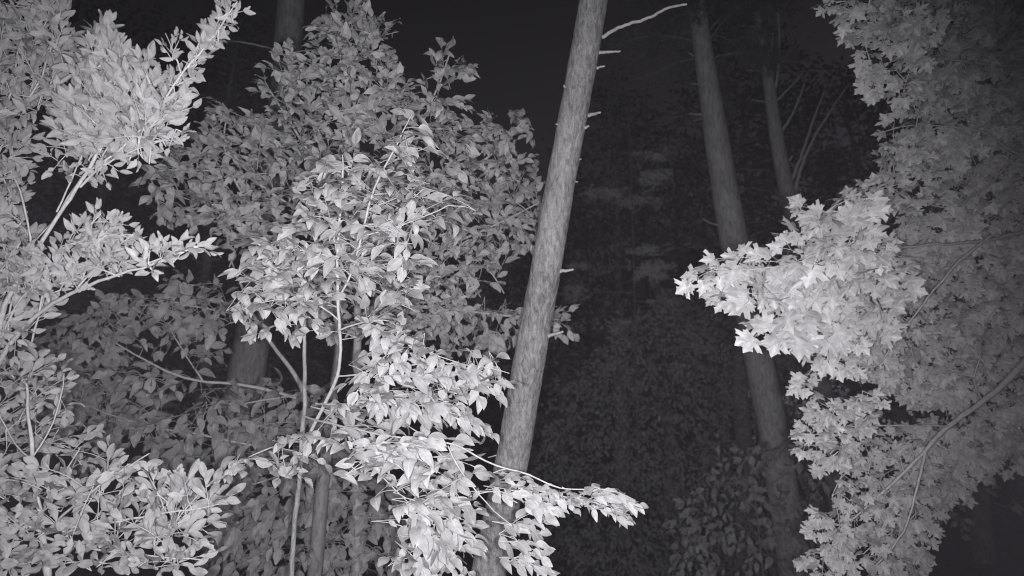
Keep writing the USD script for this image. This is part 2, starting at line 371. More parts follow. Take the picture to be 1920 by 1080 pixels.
P1 = trunk_tree('pine_tree', [(934, 990, 4.25, 59), (957, 880, 4.26, 57), (988, 700, 4.3, 55), (1017, 540, 4.34, 53), (1048, 360, 4.4, 51), (1083, 170, 4.48, 50), (1113, 0, 4.56, 48)],
    'pale rough pine trunk leaning right before the dark gap, long bare branch on top', 'pine_bark', 17, 0.05, sides=96, step=0.012, rough=0.11,
    stubs=[((1128, 70), (1288, 8), 6.5, 0.1, [(1170, 48), (1215, 34), (1262, 12)], 0.55), ((1122, 99), (1163, 96), 6, 0.1), ((1118, 127), (1134, 124), 5, 0.05), ((1070, 175), (1057, 160), 6, 0.05), ((1066, 196), (1059, 182), 6, 0.02),
           ((1062, 234), (1042, 233), 5, 0.05), ((1103, 216), (1126, 211), 7, 0.1), ((1092, 243), (1104, 236), 7, 0.06), ((1084, 118), (1084, 148), 5, 0.0), ((1047, 305), (1033, 305), 5, 0.03), ((1040, 338), (1026, 336), 5, 0.03), ((1036, 512), (1076, 505), 8, 0.1),
           ((1012, 634), (1056, 622), 8, 0.12), ((1083, 300), (1090, 298), 4, 0.03), ((950, 848), (915, 858), 3, 0.0), ((1076, 340), (1083, 341), 4, 0.03)])
def needles(path, base, p, r, from_z, n_limb, reach, seed, to_z=99, dense=1.0):
    """The needle-bearing limbs of a pine above a height."""
    q = np.random.default_rng(seed); hi = np.where((p[:, 2] > from_z) & (p[:, 2] < to_z))[0]; wood, V, Fc, UV, o = [], [], [], [], 0
    for k in range(n_limb):
        c = p[hi[int((k + q.uniform(0, 1)) / n_limb * (len(hi) - 1))]]; a = k * 2.4 + q.uniform(-0.4, 0.4); L = reach * q.uniform(0.5, 1.1)
        d = np.array([math.cos(a), math.sin(a), q.uniform(-0.15, 0.3)]); e = np.array([c, c + d * L * 0.5 + [0, 0, 0.06 * L], c + d * L - [0, 0, 0.12 * L]])
        bp, br = smooth_line(e, [0.016, 0.010, 0.004], 0.2); wood.append(tube(bp, br, 5, cap=False))
        for _ in range(int(26 * L * dense)):                                # a tuft: a short twig with needles round it
            u = q.uniform(0.3, 1.02); x = np.array([np.interp(u, [0, 0.5, 1.0], e[:, i]) for i in range(3)]); td = unit(d * 0.7 + q.normal(0, 0.5, 3)); l0 = q.uniform(0.12, 0.32); wood.append(tube(np.array([x, x + td * l0]), [0.004, 0.002], 3, cap=False))
            for g_ in range(16):
                y = x + td * l0 * q.uniform(0.3, 1.0); dd = unit(td * 0.7 + q.normal(0, 0.6, 3)); sd = unit(np.cross(dd, q.normal(0, 1, 3))) * 0.004; l = q.uniform(0.09, 0.16)
                V += [y - sd, y + sd, y + dd * l]; UV += [(0.4, 0), (0.6, 0), (0.5, 1)]; Fc += [(o, o + 1, o + 2)]; o += 3
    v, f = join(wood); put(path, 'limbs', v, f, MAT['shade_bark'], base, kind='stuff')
    put(path, 'crown', np.array(V), np.array(Fc), MAT['needle'], base, smooth=False, uv=np.array(UV), kind='stuff')

P2 = trunk_tree('pine_tree', [(1478, 990, 9.7, 52), (1450, 810, 9.8, 50), (1428, 700, 9.85, 49), (1376, 450, 10.0, 48), (1345, 270, 10.2, 42), (1321, 110, 10.4, 34)],
    'dim grey pine trunk leaning left behind the bright maple tip', 'far_bark', 17, 0.09, sides=40, step=0.03, rough=0.07,
    stubs=[((1315, 215), (1293, 213), 5, 0.2), ((1318, 222), (1299, 227), 3, 0.2), ((1312, 158), (1296, 157), 3, 0.1), ((1352, 424), (1317, 410), 4, 0.2, [(1335, 419)]), ((1300, 105), (1290, 98), 4, 0.1), ((1375, 335), (1380, 328), 4, 0.1)])
needles(*P1, 9.5, 36, 1.8, 70)
needles(*P2, at(1316, 118, 10.4)[2], 120, 1.5, 71, dense=2.0)
P3 = trunk_tree('pine_tree', [(1578, 990, 10.9, 34), (1543, 740, 11, 32), (1520, 600, 11.05, 30), (1497, 450, 11.1, 28), (1478, 370, 11.2, 26), (1458, 270, 11.3, 24), (1442, 160, 11.4, 20), (1430, 75, 11.5, 16), (1412, 0, 11.6, 12)],
    'slender dim trunk with thin upright bare shoots, right of the left-leaning pine', 'far_bark', 14, 0.03, sides=32, step=0.03, rough=0.07,
    stubs=[((1450, 185), (1456, 0), 5, 0.3, [(1459, 130), (1461, 70)], 0.6), ((1440, 130), (1450, 60), 3, 0.2, [(1447, 95)], 0.6), ((1455, 190), (1504, 137), 4, 0.3, [(1480, 165)]), ((1466, 246), (1508, 157), 5, 0.3, [(1490, 205)], 0.5),
           ((1480, 350), (1545, 172), 6, 0.3, [(1503, 290), (1525, 225)], 0.4), ((1488, 368), (1590, 160), 7, 0.3, [(1502, 315), (1525, 260), (1555, 212)], 0.35), ((1445, 193), (1409, 187), 4, 0.2), ((1472, 377), (1449, 369), 8, 0.3), ((1430, 133), (1400, 132), 3, 0.1),
           ((1426, 50), (1382, 48), 3, 0.1), ((1480, 300), (1486, 292), 5, 0.1), ((1490, 460), (1462, 455), 4, 0.2)])
needles(*P3, at(1412, -60, 11.6)[2], 30, 1.5, 72)
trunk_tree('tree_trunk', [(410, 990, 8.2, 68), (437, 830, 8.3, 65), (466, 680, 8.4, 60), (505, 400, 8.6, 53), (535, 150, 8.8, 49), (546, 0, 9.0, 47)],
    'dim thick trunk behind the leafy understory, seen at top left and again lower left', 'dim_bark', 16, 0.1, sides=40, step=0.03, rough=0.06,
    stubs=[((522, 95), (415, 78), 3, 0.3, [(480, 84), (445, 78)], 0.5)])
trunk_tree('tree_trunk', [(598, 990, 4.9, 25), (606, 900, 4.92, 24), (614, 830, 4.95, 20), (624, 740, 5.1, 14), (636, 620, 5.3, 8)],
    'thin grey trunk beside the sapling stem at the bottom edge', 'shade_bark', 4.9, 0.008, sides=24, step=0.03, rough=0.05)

# ------------------------------------------------------------------ understory tree behind the sapling
def rooted(rows):
    pts, rad = px_line(rows); return down_to_ground(pts, rad, 1.3)

U = plant('understory_tree', foot(at(665, 900, 5.3)), 'broad leafy understory tree with its pointed top left of the leaning pine', 'tree', 'understory_leaf', 'understory')
p, r = rooted([(668, 850, 5.3, 16), (668, 500, 5.2, 11), (668, 260, 5.15, 8), (655, 130, 5.1, 5), (648, 25, 5.05, 2.5)]); U.limb('trunk', p, r, 10)
for rows in ([(668, 420, 5.2, 7), (745, 300, 5.1, 5), (810, 190, 5.05, 4), (843, 100, 5.0, 2)], [(668, 470, 5.2, 7), (830, 360, 5.3, 5), (920, 290, 5.3, 4), (985, 222, 5.25, 2)], [(668, 520, 5.2, 7), (800, 470, 5.3, 5), (900, 430, 5.3, 4), (1010, 380, 5.3, 2)],
             [(668, 400, 5.2, 7), (590, 300, 5.0, 5), (540, 220, 4.9, 3.5), (500, 160, 4.85, 2)], [(668, 470, 5.2, 7), (540, 380, 4.9, 5), (430, 320, 4.8, 4), (290, 320, 4.75, 2)], [(668, 520, 5.2, 7), (520, 440, 4.9, 5), (420, 260, 4.9, 3), (430, 205, 4.9, 2)],
             [(668, 640, 5.2, 7), (800, 575, 5.35, 5), (930, 590, 5.4, 3.5), (1070, 600, 5.4, 2)], [(668, 600, 5.2, 6), (760, 540, 5.3, 4), (900, 500, 5.3, 3), (945, 550, 5.3, 2)]):
    p, r = px_line(rows); U.limb('branch', p, r, 6)
um = [(628, 2), (655, 6), (690, 30), (738, 52), (722, 85), (745, 110), (725, 150), (760, 140), (772, 180), (800, 160), (810, 112), (835, 82), (882, 122), (866, 185), (870, 225), (930, 218), (996, 208), (1000, 250), (985, 290), (1025, 335), (1035, 400), (1000, 480), (955, 470), (955, 560), (915, 520), (880, 570), (800, 620), (690, 640), (600, 620), (520, 560), (450, 480), (400, 425), (330, 420), (290, 400), (262, 345), (290, 300), (380, 255), (415, 188), (455, 205), (478, 230), (520, 200), (480, 175), (484, 140), (550, 88), (590, 92), (600, 40)]
def udepth(x, y): return 4.3 + 0.0009 * abs(x - 640) + 0.55 * max(0, (x - 860) / 120)
U.fill(um, 0.0, 0.5, 3.2, 27, n=6, flat=1.0, level=0.3, up=0.7, jitter=0.32, droop=0.15, flow=(0.0, -0.15, 0.15), away=0.9, depth=udepth, face=0.72, holes=[[(775, 235), (800, 270), (800, 300), (775, 270)], [(500, 220), (520, 230), (500, 250)], [(880, 520), (960, 500), (940, 530)]])
U.fill([(870, 575), (960, 565), (1040, 580), (1084, 590), (1075, 625), (1010, 632), (960, 645), (900, 640)], 5.3, 5.5, 1.8, 27, n=6, flow=(0.6, 0.1, 0))
U.fill([(760, 560), (870, 540), (890, 600), (960, 640), (930, 665), (830, 660), (760, 620)], 5.1, 5.6, 1.7, 26, n=6, flow=(0.3, 0.3, 0))

# ------------------------------------------------------------------ low dim shrub, lower left behind
Lw = plant('understory_shrub', foot(at(560, 940, 5.6)), 'dim large-leaved shrub filling the lower left behind the bright bush', 'shrub', 'low_leaf', 'understory')
p, r = rooted([(575, 900, 5.6, 12), (572, 760, 5.5, 9), (480, 600, 5.4, 5), (430, 480, 5.3, 3)]); Lw.limb('stem', p, r, 8)
for rows in ([(572, 752, 5.5, 8), (435, 720, 5.2, 7), (380, 715, 5.15, 6), (320, 700, 5.1, 6), (280, 680, 5.1, 5), (215, 642, 5.05, 3)], [(572, 740, 5.5, 5), (500, 750, 5.2, 4), (420, 762, 5.1, 3)], [(575, 850, 5.6, 7), (400, 820, 5.2, 5), (250, 790, 5.1, 3), (120, 740, 5.1, 2)],
             [(380, 715, 5.15, 5), (350, 670, 5.1, 3), (320, 620, 5.1, 2)], [(575, 880, 5.6, 6), (500, 900, 5.2, 4), (400, 930, 5.1, 3)], [(480, 600, 5.4, 4), (300, 570, 5.3, 3), (150, 600, 5.3, 2)], [(430, 500, 5.3, 3.5), (440, 450, 5.25, 3), (410, 400, 5.2, 2)]):
    p, r = px_line(rows); Lw.limb('branch', p, r * 0.72, 6)
Lw.fill([(90, 610), (160, 580), (240, 550), (300, 560), (325, 505), (420, 530), (440, 590), (420, 640), (440, 660), (400, 690), (330, 650), (260, 660), (180, 680), (110, 700), (60, 680)], 4.9, 5.4, 2.12, 30, n=6, flow=(-0.5, 0.1, 0.1))
Lw.fill([(60, 690), (170, 670), (270, 690), (360, 720), (440, 730), (560, 720), (650, 760), (700, 860), (780, 930), (800, 1079), (420, 1079), (330, 900), (200, 880), (60, 860)], 4.9, 5.7, 2.38, 33, n=5, flow=(-0.2, 0.1, 0.2),
        holes=[[(110, 800), (200, 830), (150, 860), (90, 850)], [(330, 735), (370, 750), (350, 790), (325, 770)], [(245, 820), (280, 840), (260, 860)], [(490, 860), (540, 880), (530, 930), (490, 920)]])

# ------------------------------------------------------------------ sapling in front
DEEP = 1.07
S = plant('sapling', foot(at(556, 985, 3.25 * DEEP)), 'bright two-stemmed sapling in the centre with drooping layered oval leaves', 'sapling', 'sapling_leaf', 'sapling')
p, r = rooted([(x, y, d * DEEP, w) for x, y, d, w in [(556, 985, 3.25, 10), (563, 880, 3.25, 9), (572, 735, 3.24, 8.5), (571, 595, 3.22, 7), (590, 480, 3.2, 5), (600, 400, 3.2, 3)]]); S.limb('stem', p, r * 0.8, 9, mat=MAT['dim_bark'])
p, r = px_line([(x, y, d * DEEP, w) for x, y, d, w in [(560, 862, 3.25, 7), (575, 825, 3.24, 7), (610, 755, 3.18, 7), (632, 705, 3.12, 7), (637, 640, 3.08, 6.5), (634, 560, 3.05, 6), (632, 500, 3.04, 5.5), (635, 425, 3.04, 5), (644, 305, 3.04, 3.5), (642, 290, 3.04, 2)]]); S.limb('stem', p, r * 0.85, 8)
for rows in ([(634, 560, 3.05, 5), (665, 500, 3.02, 5), (682, 425, 3.0, 5), (705, 345, 3.0, 4.5), (745, 270, 3.0, 3.5), (772, 215, 3.0, 2)], [(682, 442, 3.0, 4), (750, 422, 2.98, 3), (840, 385, 2.97, 2)], [(692, 392, 3.0, 3), (750, 368, 3.0, 2)],
             [(590, 757, 3.2, 4), (685, 757, 3.05, 4), (760, 740, 3.0, 3), (900, 790, 2.98, 2)], [(635, 705, 3.12, 4), (695, 702, 3.05, 3.5), (800, 680, 3.0, 3), (955, 700, 2.95, 2)], [(636, 600, 3.06, 4), (560, 560, 3.0, 3), (455, 580, 2.95, 2)], [(634, 520, 3.05, 4), (560, 470, 3.0, 3), (480, 480, 2.95, 2)],
             [(636, 620, 3.06, 4), (720, 600, 3.0, 3.5), (780, 650, 2.95, 2.5), (860, 680, 2.95, 2)], [(571, 780, 3.24, 5), (650, 800, 3.0, 4.5), (760, 820, 2.85, 4), (840, 830, 2.75, 4), (925, 872, 2.7, 4), (985, 888, 2.68, 3.5), (1055, 913, 2.66, 3), (1130, 918, 2.66, 2.5), (1192, 938, 2.66, 1.5)],
             [(650, 800, 3.0, 4), (720, 900, 2.8, 3), (800, 970, 2.7, 2)], [(840, 835, 2.75, 3.5), (900, 930, 2.68, 3), (960, 985, 2.65, 2)], [(566, 830, 3.25, 4), (480, 850, 3.0, 3), (400, 900, 2.95, 2)], [(1055, 913, 2.66, 2.5), (1120, 945, 2.64, 2), (1180, 965, 2.63, 1.3)]):
    p, r = px_line([(x, y, d * DEEP, w) for x, y, d, w in rows]); S.limb('branch', p, r * 0.75, 6)
S.fill([(612, 282), (668, 276), (690, 318), (735, 292), (748, 225), (765, 208), (812, 228), (800, 300), (800, 340), (855, 372), (850, 415), (800, 450), (790, 560), (720, 590), (640, 575), (560, 612), (500, 605), (436, 605), (440, 545), (470, 470), (520, 440), (560, 400), (585, 330)], 2.88 * DEEP, 3.2 * DEEP, 3.42, 37, n=6, flow=(0.00, 0.04, 0.25), face=0.62, up=0.8, droop=0.06, jitter=0.26, spread=0.9, flat=1.0, level=0.45)
S.fill([(690, 560), (745, 590), (790, 635), (840, 655), (968, 685), (962, 715), (905, 752), (795, 795), (700, 785), (650, 720), (680, 640)], 2.8 * DEEP, 3.1 * DEEP, 3.42, 37, n=6, flow=(0.56, 0.07, 0.2), face=0.62, up=0.8, droop=0.06, jitter=0.26, spread=0.9, flat=1.0, level=0.45)
S.fill([(770, 745), (860, 765), (928, 798), (915, 818), (840, 808), (770, 790)], 2.85 * DEEP, 3.05 * DEEP, 2.60, 33, n=6, flow=(0.70, 0.06, 0.1), face=0.62, up=0.8, droop=0.06, jitter=0.26, spread=0.9, flat=1.0, level=0.45)
S.fill([(610, 800), (700, 830), (770, 820), (850, 812), (905, 862), (885, 905), (892, 945), (870, 1079), (720, 1079), (745, 980), (735, 925), (610, 860)], 2.55 * DEEP, 2.85 * DEEP, 3.58, 40, n=6, flow=(0.42, 0.10, 0.2), face=0.62, up=0.8, droop=0.06, jitter=0.26, spread=0.9, flat=1.0, level=0.45)
S.fill([(905, 868), (960, 898), (1015, 950), (1020, 1079), (968, 1079), (950, 960)], 2.6 * DEEP, 2.75 * DEEP, 2.2, 34, n=6, flow=(0.70, 0.09, 0.2), face=0.62, up=0.8, droop=0.1, jitter=0.26, flat=1.0, level=0.3)
S.fill([(940, 880), (1060, 918), (1130, 915), (1195, 938), (1198, 975), (1150, 980), (1080, 952), (1015, 965), (960, 945)], 2.58 * DEEP, 2.7 * DEEP, 3.09, 28, n=6, flow=(0.98, 0.04, 0.1), length=2.4, face=0.62, up=0.8, droop=0.06, jitter=0.26, spread=0.9, flat=1.0, level=0.45)
S.fill([(440, 850), (520, 815), (600, 805), (620, 860), (560, 900), (470, 890), (410, 890)], 2.9 * DEEP, 3.1 * DEEP, 1.95, 33, n=6, flow=(-0.42, 0.09, 0.2), face=0.62, up=0.8, droop=0.06, jitter=0.26, spread=0.9, flat=1.0, level=0.45)
S.fill([(440, 600), (600, 590), (640, 640), (590, 640), (520, 630), (450, 620)], 2.95 * DEEP, 3.1 * DEEP, 1.63, 33, n=5, flow=(-0.28, 0.09, 0.2), face=0.62, up=0.8, droop=0.06, jitter=0.26, spread=0.9, flat=1.0, level=0.45)
S.fill([(600, 740), (700, 770), (760, 830), (680, 850), (600, 800)], 3.05 * DEEP, 3.3 * DEEP, 2.45, 33, n=6, flow=(0.28, 0.09, 0.2), face=0.62, up=0.8, droop=0.06, jitter=0.26, spread=0.9, flat=1.0, level=0.45)

# ------------------------------------------------------------------ tall shrub at the left edge
A = plant('tall_shrub', foot(at(-60, 900, 2.75)), 'tall bright shrub on the left edge with bare forked stems and an upright shoot', 'shrub', 'azalea_leaf', 'azalea')
p, r = rooted([(-30, 760, 2.75, 15), (0, 645, 2.7, 10), (18, 570, 2.66, 8), (60, 490, 2.62, 6.5), (110, 410, 2.58, 6), (150, 350, 2.55, 5.5), (185, 290, 2.52, 6), (215, 200, 2.5, 4), (225, 90, 2.5, 2)]); A.limb('stem', p, r, 9)
p, r = px_line([(-10, 690, 2.72, 9), (30, 625, 2.66, 7), (75, 585, 2.62, 6.5), (140, 548, 2.56, 6), (230, 515, 2.5, 4.5), (300, 490, 2.46, 3.5), (345, 470, 2.44, 3), (372, 462, 2.43, 2)]); A.limb('stem', p, r, 8)
p, r = px_line([(-60, 330, 2.8, 12), (0, 235, 2.75, 9), (60, 182, 2.66, 8), (115, 150, 2.6, 7), (165, 125, 2.56, 5)]); A.limb('branch', p, r, 7)
p, r = px_line([(-40, 800, 2.8, 16), (-70, 560, 2.85, 14), (-60, 330, 2.8, 12), (-40, 120, 2.8, 8), (-10, -80, 2.8, 5)]); A.limb('stem', p, r, 8)
for rows in ([(110, 410, 2.58, 5), (160, 330, 2.54, 4.5), (215, 290, 2.5, 4), (290, 215, 2.48, 5), (340, 140, 2.46, 4.5), (385, 85, 2.45, 3.5), (425, 30, 2.44, 2.5), (445, 2, 2.44, 2)], [(150, 350, 2.55, 5), (210, 300, 2.5, 4), (290, 270, 2.47, 3), (352, 246, 2.46, 1.6)],
             [(60, 182, 2.66, 5), (85, 130, 2.66, 4), (100, 70, 2.66, 3), (80, 10, 2.66, 2)], [(0, 235, 2.75, 6), (30, 120, 2.72, 4), (40, 20, 2.72, 3)], [(60, 490, 2.62, 5), (50, 400, 2.65, 4), (20, 320, 2.68, 3)], [(75, 585, 2.62, 5), (100, 500, 2.58, 4), (150, 440, 2.55, 3), (190, 400, 2.54, 2)],
             [(140, 548, 2.56, 4), (200, 480, 2.52, 3), (250, 440, 2.5, 2)], [(18, 570, 2.66, 6), (10, 480, 2.7, 4), (0, 420, 2.72, 3)], [(185, 290, 2.52, 4), (250, 200, 2.5, 3), (300, 180, 2.48, 2)], [(60, 182, 2.66, 4), (130, 190, 2.58, 3), (150, 210, 2.55, 2)],
             [(-10, 690, 2.72, 5), (40, 560, 2.62, 4), (90, 520, 2.58, 3)], [(340, 140, 2.46, 3), (322, 90, 2.45, 2), (310, 62, 2.45, 1.4)]):
    p, r = px_line(rows); A.limb('branch', p, r * 0.75, 6)
kw = dict(face=0.95, up=0.25, jitter=0.42, droop=-0.25, spread=0.75)
A.fill([(185, 55), (198, 35), (222, 95), (240, 100), (282, 98), (290, 140), (322, 172), (358, 200), (325, 235), (300, 280), (235, 312), (190, 315), (135, 282), (88, 275), (110, 235), (130, 165), (140, 118), (165, 90)], 2.38, 2.62, 4.68, 32, n=5, flow=(0.35, -0.5, 0.3), length=2.2, **kw)
A.fill([(300, 175), (325, 130), (345, 120), (370, 60), (400, 35), (425, 5), (462, 0), (450, 25), (415, 75), (390, 100), (355, 165), (315, 195)], 2.4, 2.5, 2.60, 25, n=5, flow=(0.4, -0.7, 0.1), length=2.0, **kw)
A.fill([(302, 100), (312, 55), (335, 70), (345, 110), (322, 120)], 2.42, 2.47, 1.30, 22, n=3, flow=(0, -0.8, 0), length=1.8, **kw)
A.fill([(280, 285), (340, 235), (362, 250), (320, 275)], 2.42, 2.48, 1.56, 23, n=4, flow=(0.8, -0.2, 0), length=2.0, **kw)
A.fill([(-40, -10), (120, -5), (125, 20), (110, 40), (150, 75), (150, 110), (118, 130), (115, 190), (60, 225), (30, 240), (-40, 260)], 2.55, 2.9, 3.38, 27, n=5, flow=(0.2, -0.3, 0.2), length=2.2, **kw)
A.fill([(-40, 260), (40, 230), (62, 255), (55, 330), (30, 400), (75, 440), (60, 520), (-40, 600)], 2.6, 2.9, 2.86, 27, n=5, flow=(0.2, -0.3, 0.2), length=2.2, holes=[[(62, 300), (90, 330), (70, 390), (50, 370)]], **kw)
A.fill([(40, 480), (120, 450), (165, 385), (190, 400), (260, 430), (262, 460), (235, 500), (180, 530), (100, 560), (30, 560)], 2.45, 2.65, 2.86, 27, n=5, flow=(0.3, -0.4, 0.2), length=2.2, **kw)
A.fill([(240, 500), (270, 468), (325, 450), (390, 458), (388, 478), (330, 490), (290, 515)], 2.38, 2.46, 2.60, 29, n=5, flow=(0.8, -0.3, 0.1), length=2.0, **kw)
A.fill([(-40, 560), (30, 560), (110, 560), (90, 620), (40, 660), (-40, 690)], 2.6, 2.85, 1.3, 31, n=5, flow=(0.2, -0.3, 0.2), length=2.2, **kw)
for rows in ([(60, 640, 2.7, 4), (95, 530, 2.64, 3), (140, 430, 2.6, 2)], [(20, 640, 2.7, 4), (40, 500, 2.66, 3), (95, 420, 2.62, 2)], [(105, 400, 2.6, 4), (130, 340, 2.57, 3), (175, 250, 2.55, 2)]):
    p, r = px_line(rows); A.limb('branch', p, r * 0.75, 6)
A.fill([(75, 260), (150, 285), (230, 310), (195, 345), (110, 345), (85, 320)], 2.5, 2.6, 1.04, 22, n=4, flow=(0, 0.3, 0.2), length=2.0, **kw)

# ------------------------------------------------------------------ rounded bush at the lower left corner
Bu = plant('evergreen_bush', foot(at(80, 1000, 2.6)), 'bright bush with blunt rounded leaves in the lower left corner', 'bush', 'bush_leaf', 'bush')
p, r = rooted([(90, 1060, 2.65, 11), (80, 980, 2.6, 9), (60, 860, 2.6, 6), (50, 720, 2.7, 4)]); Bu.limb('stem', p, r, 8)
for rows in ([(85, 1000, 2.6, 8), (180, 985, 2.5, 6), (300, 965, 2.45, 5), (390, 950, 2.42, 3), (425, 942, 2.4, 2)], [(85, 1000, 2.6, 7), (200, 900, 2.5, 5), (280, 850, 2.45, 3)], [(80, 960, 2.6, 6), (120, 890, 2.5, 4), (150, 840, 2.48, 2)], [(85, 1000, 2.6, 7), (0, 960, 2.45, 5), (-60, 940, 2.4, 3)], [(85, 1010, 2.6, 7), (220, 1040, 2.5, 5), (380, 1050, 2.45, 3)],
             [(60, 860, 2.6, 4), (110, 760, 2.65, 3), (120, 700, 2.7, 2)], [(60, 860, 2.6, 4), (0, 780, 2.7, 3), (-20, 700, 2.75, 2)]):
    p, r = px_line(rows); Bu.limb('branch', p, r * 0.7, 6)
kw = dict(face=0.7, up=0.5, jitter=0.5, droop=-0.2, spread=0.8)
Bu.fill([(-30, 870), (50, 890), (95, 870), (130, 885), (200, 870), (255, 850), (290, 880), (330, 900), (400, 905), (428, 938), (400, 968), (380, 1079), (-30, 1079)], 2.35, 2.7, 2.4, 37, n=6, flow=(0.2, -0.35, 0.3), length=2.0, leafarea=0.24, **kw)
Bu.fill([(-30, 690), (50, 660), (110, 690), (130, 750), (100, 820), (60, 870), (-30, 870)], 2.7, 3.0, 1.9, 31, n=5, flow=(0.1, -0.4, 0.2), length=2.2, **kw)
Bu.fill([(100, 760), (200, 840), (260, 860), (200, 890), (100, 880)], 2.8, 3.1, 1.3, 29, n=5, flow=(0.1, -0.4, 0.2), length=2.2, **kw)

# ------------------------------------------------------------------ maple on the right
Mp = plant('maple_tree', foot(at(2180, 800, 4.6)), 'maple on the right edge with star-shaped leaves and one bright branch tip', 'tree', 'maple_leaf', 'maple')
p, r = rooted([(2190, 900, 4.6, 60), (2170, 500, 4.6, 48), (2150, 100, 4.7, 38), (2140, -300, 4.8, 26)]); Mp.limb('trunk', p, r, 14, 0.08)
for rows in ([(2175, 560, 4.6, 24), (1990, 620, 4.2, 20), (1920, 680, 3.9, 17), (1860, 740, 3.75, 15), (1780, 800, 3.6, 12), (1735, 845, 3.5, 9), (1660, 920, 3.4, 6), (1560, 1000, 3.3, 3)], [(2170, 480, 4.6, 20), (2000, 430, 4.1, 12), (1850, 452, 3.6, 8), (1720, 462, 3.3, 6), (1580, 470, 3.0, 5), (1450, 500, 2.8, 4), (1330, 510, 2.7, 2)],
             [(2165, 360, 4.6, 18), (2000, 330, 4.3, 10), (1900, 290, 4.1, 6), (1830, 246, 3.95, 5), (1730, 235, 3.85, 3), (1650, 250, 3.8, 2)], [(2150, 100, 4.7, 20), (1950, 120, 4.3, 12), (1800, 110, 4.0, 8), (1680, 80, 3.8, 5), (1560, 15, 3.6, 2.5)], [(1860, 440, 3.65, 8), (1800, 490, 3.5, 6), (1760, 540, 3.4, 5), (1690, 620, 3.3, 4), (1630, 690, 3.2, 3), (1530, 690, 3.1, 2)],
             [(1735, 845, 3.5, 7), (1722, 900, 3.4, 6), (1700, 985, 3.3, 5), (1640, 1062, 3.2, 3)], [(1580, 470, 3.0, 4), (1545, 455, 2.95, 3), (1540, 410, 2.9, 2.5), (1590, 375, 2.9, 2)], [(1580, 480, 3.0, 4), (1530, 560, 2.9, 3), (1480, 620, 2.85, 2)], [(1780, 800, 3.6, 6), (1700, 800, 3.45, 4), (1560, 800, 3.3, 3), (1510, 820, 3.25, 2)],
             [(2140, -200, 4.8, 16), (1960, -60, 4.4, 9), (1800, 0, 4.1, 5)], [(1990, 620, 4.2, 9), (1900, 560, 4.0, 5), (1850, 600, 3.9, 3)], [(1900, 290, 4.1, 5), (1850, 350, 3.95, 4), (1760, 390, 3.8, 3), (1670, 350, 3.7, 2)], [(1660, 920, 3.4, 4), (1600, 880, 3.3, 3), (1560, 930, 3.2, 2)], [(1845, 755, 3.72, 3), (1828, 700, 3.65, 2.5), (1838, 670, 3.6, 2), (1850, 690, 3.6, 1.5)]):
    p, r = px_line(rows); r = r * 0.62; Mp.limb('branch', p, r, 7)
kw = dict(opposite=True, face=0.85, up=0.45, jitter=0.36, droop=0.5, spread=0.9, leafarea=0.42)
def mdepth(x, y): return 2.95 + max(0, x - 1550) / 350 * 1.35
Mp.fill([(1290, 505), (1330, 480), (1375, 460), (1412, 474), (1460, 460), (1500, 470), (1580, 480), (1620, 500), (1600, 560), (1560, 620), (1520, 640), (1485, 655), (1440, 640), (1405, 605), (1392, 572), (1345, 560), (1310, 530), (1280, 515)], 2.82, 3.05, 2.6, 38, n=8, flow=(-0.5, 0.3, 0.2), length=2.2, **kw)
Mp.fill([(1478, 470), (1488, 400), (1535, 368), (1618, 360), (1625, 400), (1660, 450), (1640, 500), (1480, 490)], 2.85, 3.0, 2.8, 33, n=8, flow=(-0.3, 0.05, 0.2), length=2.2, **kw)
Mp.fill([(1560, 500), (1660, 440), (1700, 520), (1640, 640), (1560, 640)], 2.9, 3.15, 2.0, 31, n=8, flow=(-0.4, 0.2, 0.2), length=2.2, **kw)
Mp.fill([(1475, 700), (1500, 670), (1560, 610), (1620, 640), (1600, 690), (1545, 720), (1500, 725)], 2.95, 3.1, 1.72, 26, n=8, flow=(-0.4, 0.4, 0.2), length=2.0, gaps=(2.5, 150, 52, 0.3, 0.02), **kw)
Mp.fill([(1525, -10), (1700, -10), (1760, 40), (1700, 190), (1680, 140), (1630, 168), (1600, 80), (1580, 30)], 3.05, 3.35, 1.98, 25, n=8, flow=(-0.4, 0.3, 0.2), length=2.2, gaps=(2.5, 150, 52, 0.3, 0.02), **kw)
Mp.fill([(1700, -20), (1960, -20), (1960, 480), (1760, 480), (1700, 420), (1620, 400), (1600, 360), (1640, 330), (1640, 250), (1700, 210), (1690, 150)], 0.0, 0.35, 2.06, 21, n=8, depth=mdepth, flow=(-0.35, 0.3, 0.2), length=2.3, holes=[[(1700, 315), (1790, 330), (1750, 370), (1690, 350)], [(1660, 395), (1700, 390), (1690, 420)], [(1900, 60), (1925, 60), (1925, 110)]], gaps=(2.5, 150, 52, 0.3, 0.02), **kw)
Mp.fill([(1620, 470), (1700, 430), (1960, 460), (1960, 700), (1850, 740), (1750, 760), (1700, 740), (1620, 700), (1590, 640), (1600, 540)], 0.0, 0.35, 2.15, 21, n=8, depth=mdepth, flow=(-0.4, 0.35, 0.2), length=2.3, gaps=(2.5, 150, 52, 0.3, 0.02), **kw)
Mp.fill([(1488, 815), (1510, 780), (1560, 730), (1650, 720), (1640, 770), (1600, 830), (1580, 870), (1520, 875)], 3.0, 3.2, 1.89, 21, n=8, flow=(-0.5, 0.4, 0.1), length=2.2, gaps=(2.5, 150, 52, 0.3, 0.02), **kw)
Mp.fill([(1640, 800), (1720, 780), (1960, 730), (1960, 860), (1840, 900), (1770, 960), (1720, 1079), (1490, 1079), (1530, 980), (1560, 920), (1600, 860)], 0.0, 0.35, 1.72, 20, n=8, depth=mdepth, flow=(-0.5, 0.4, 0.1), length=2.3, holes=[[(1640, 750), (1740, 760), (1700, 800), (1640, 810)]], gaps=(2.5, 150, 52, 0.3, 0.02), **kw)

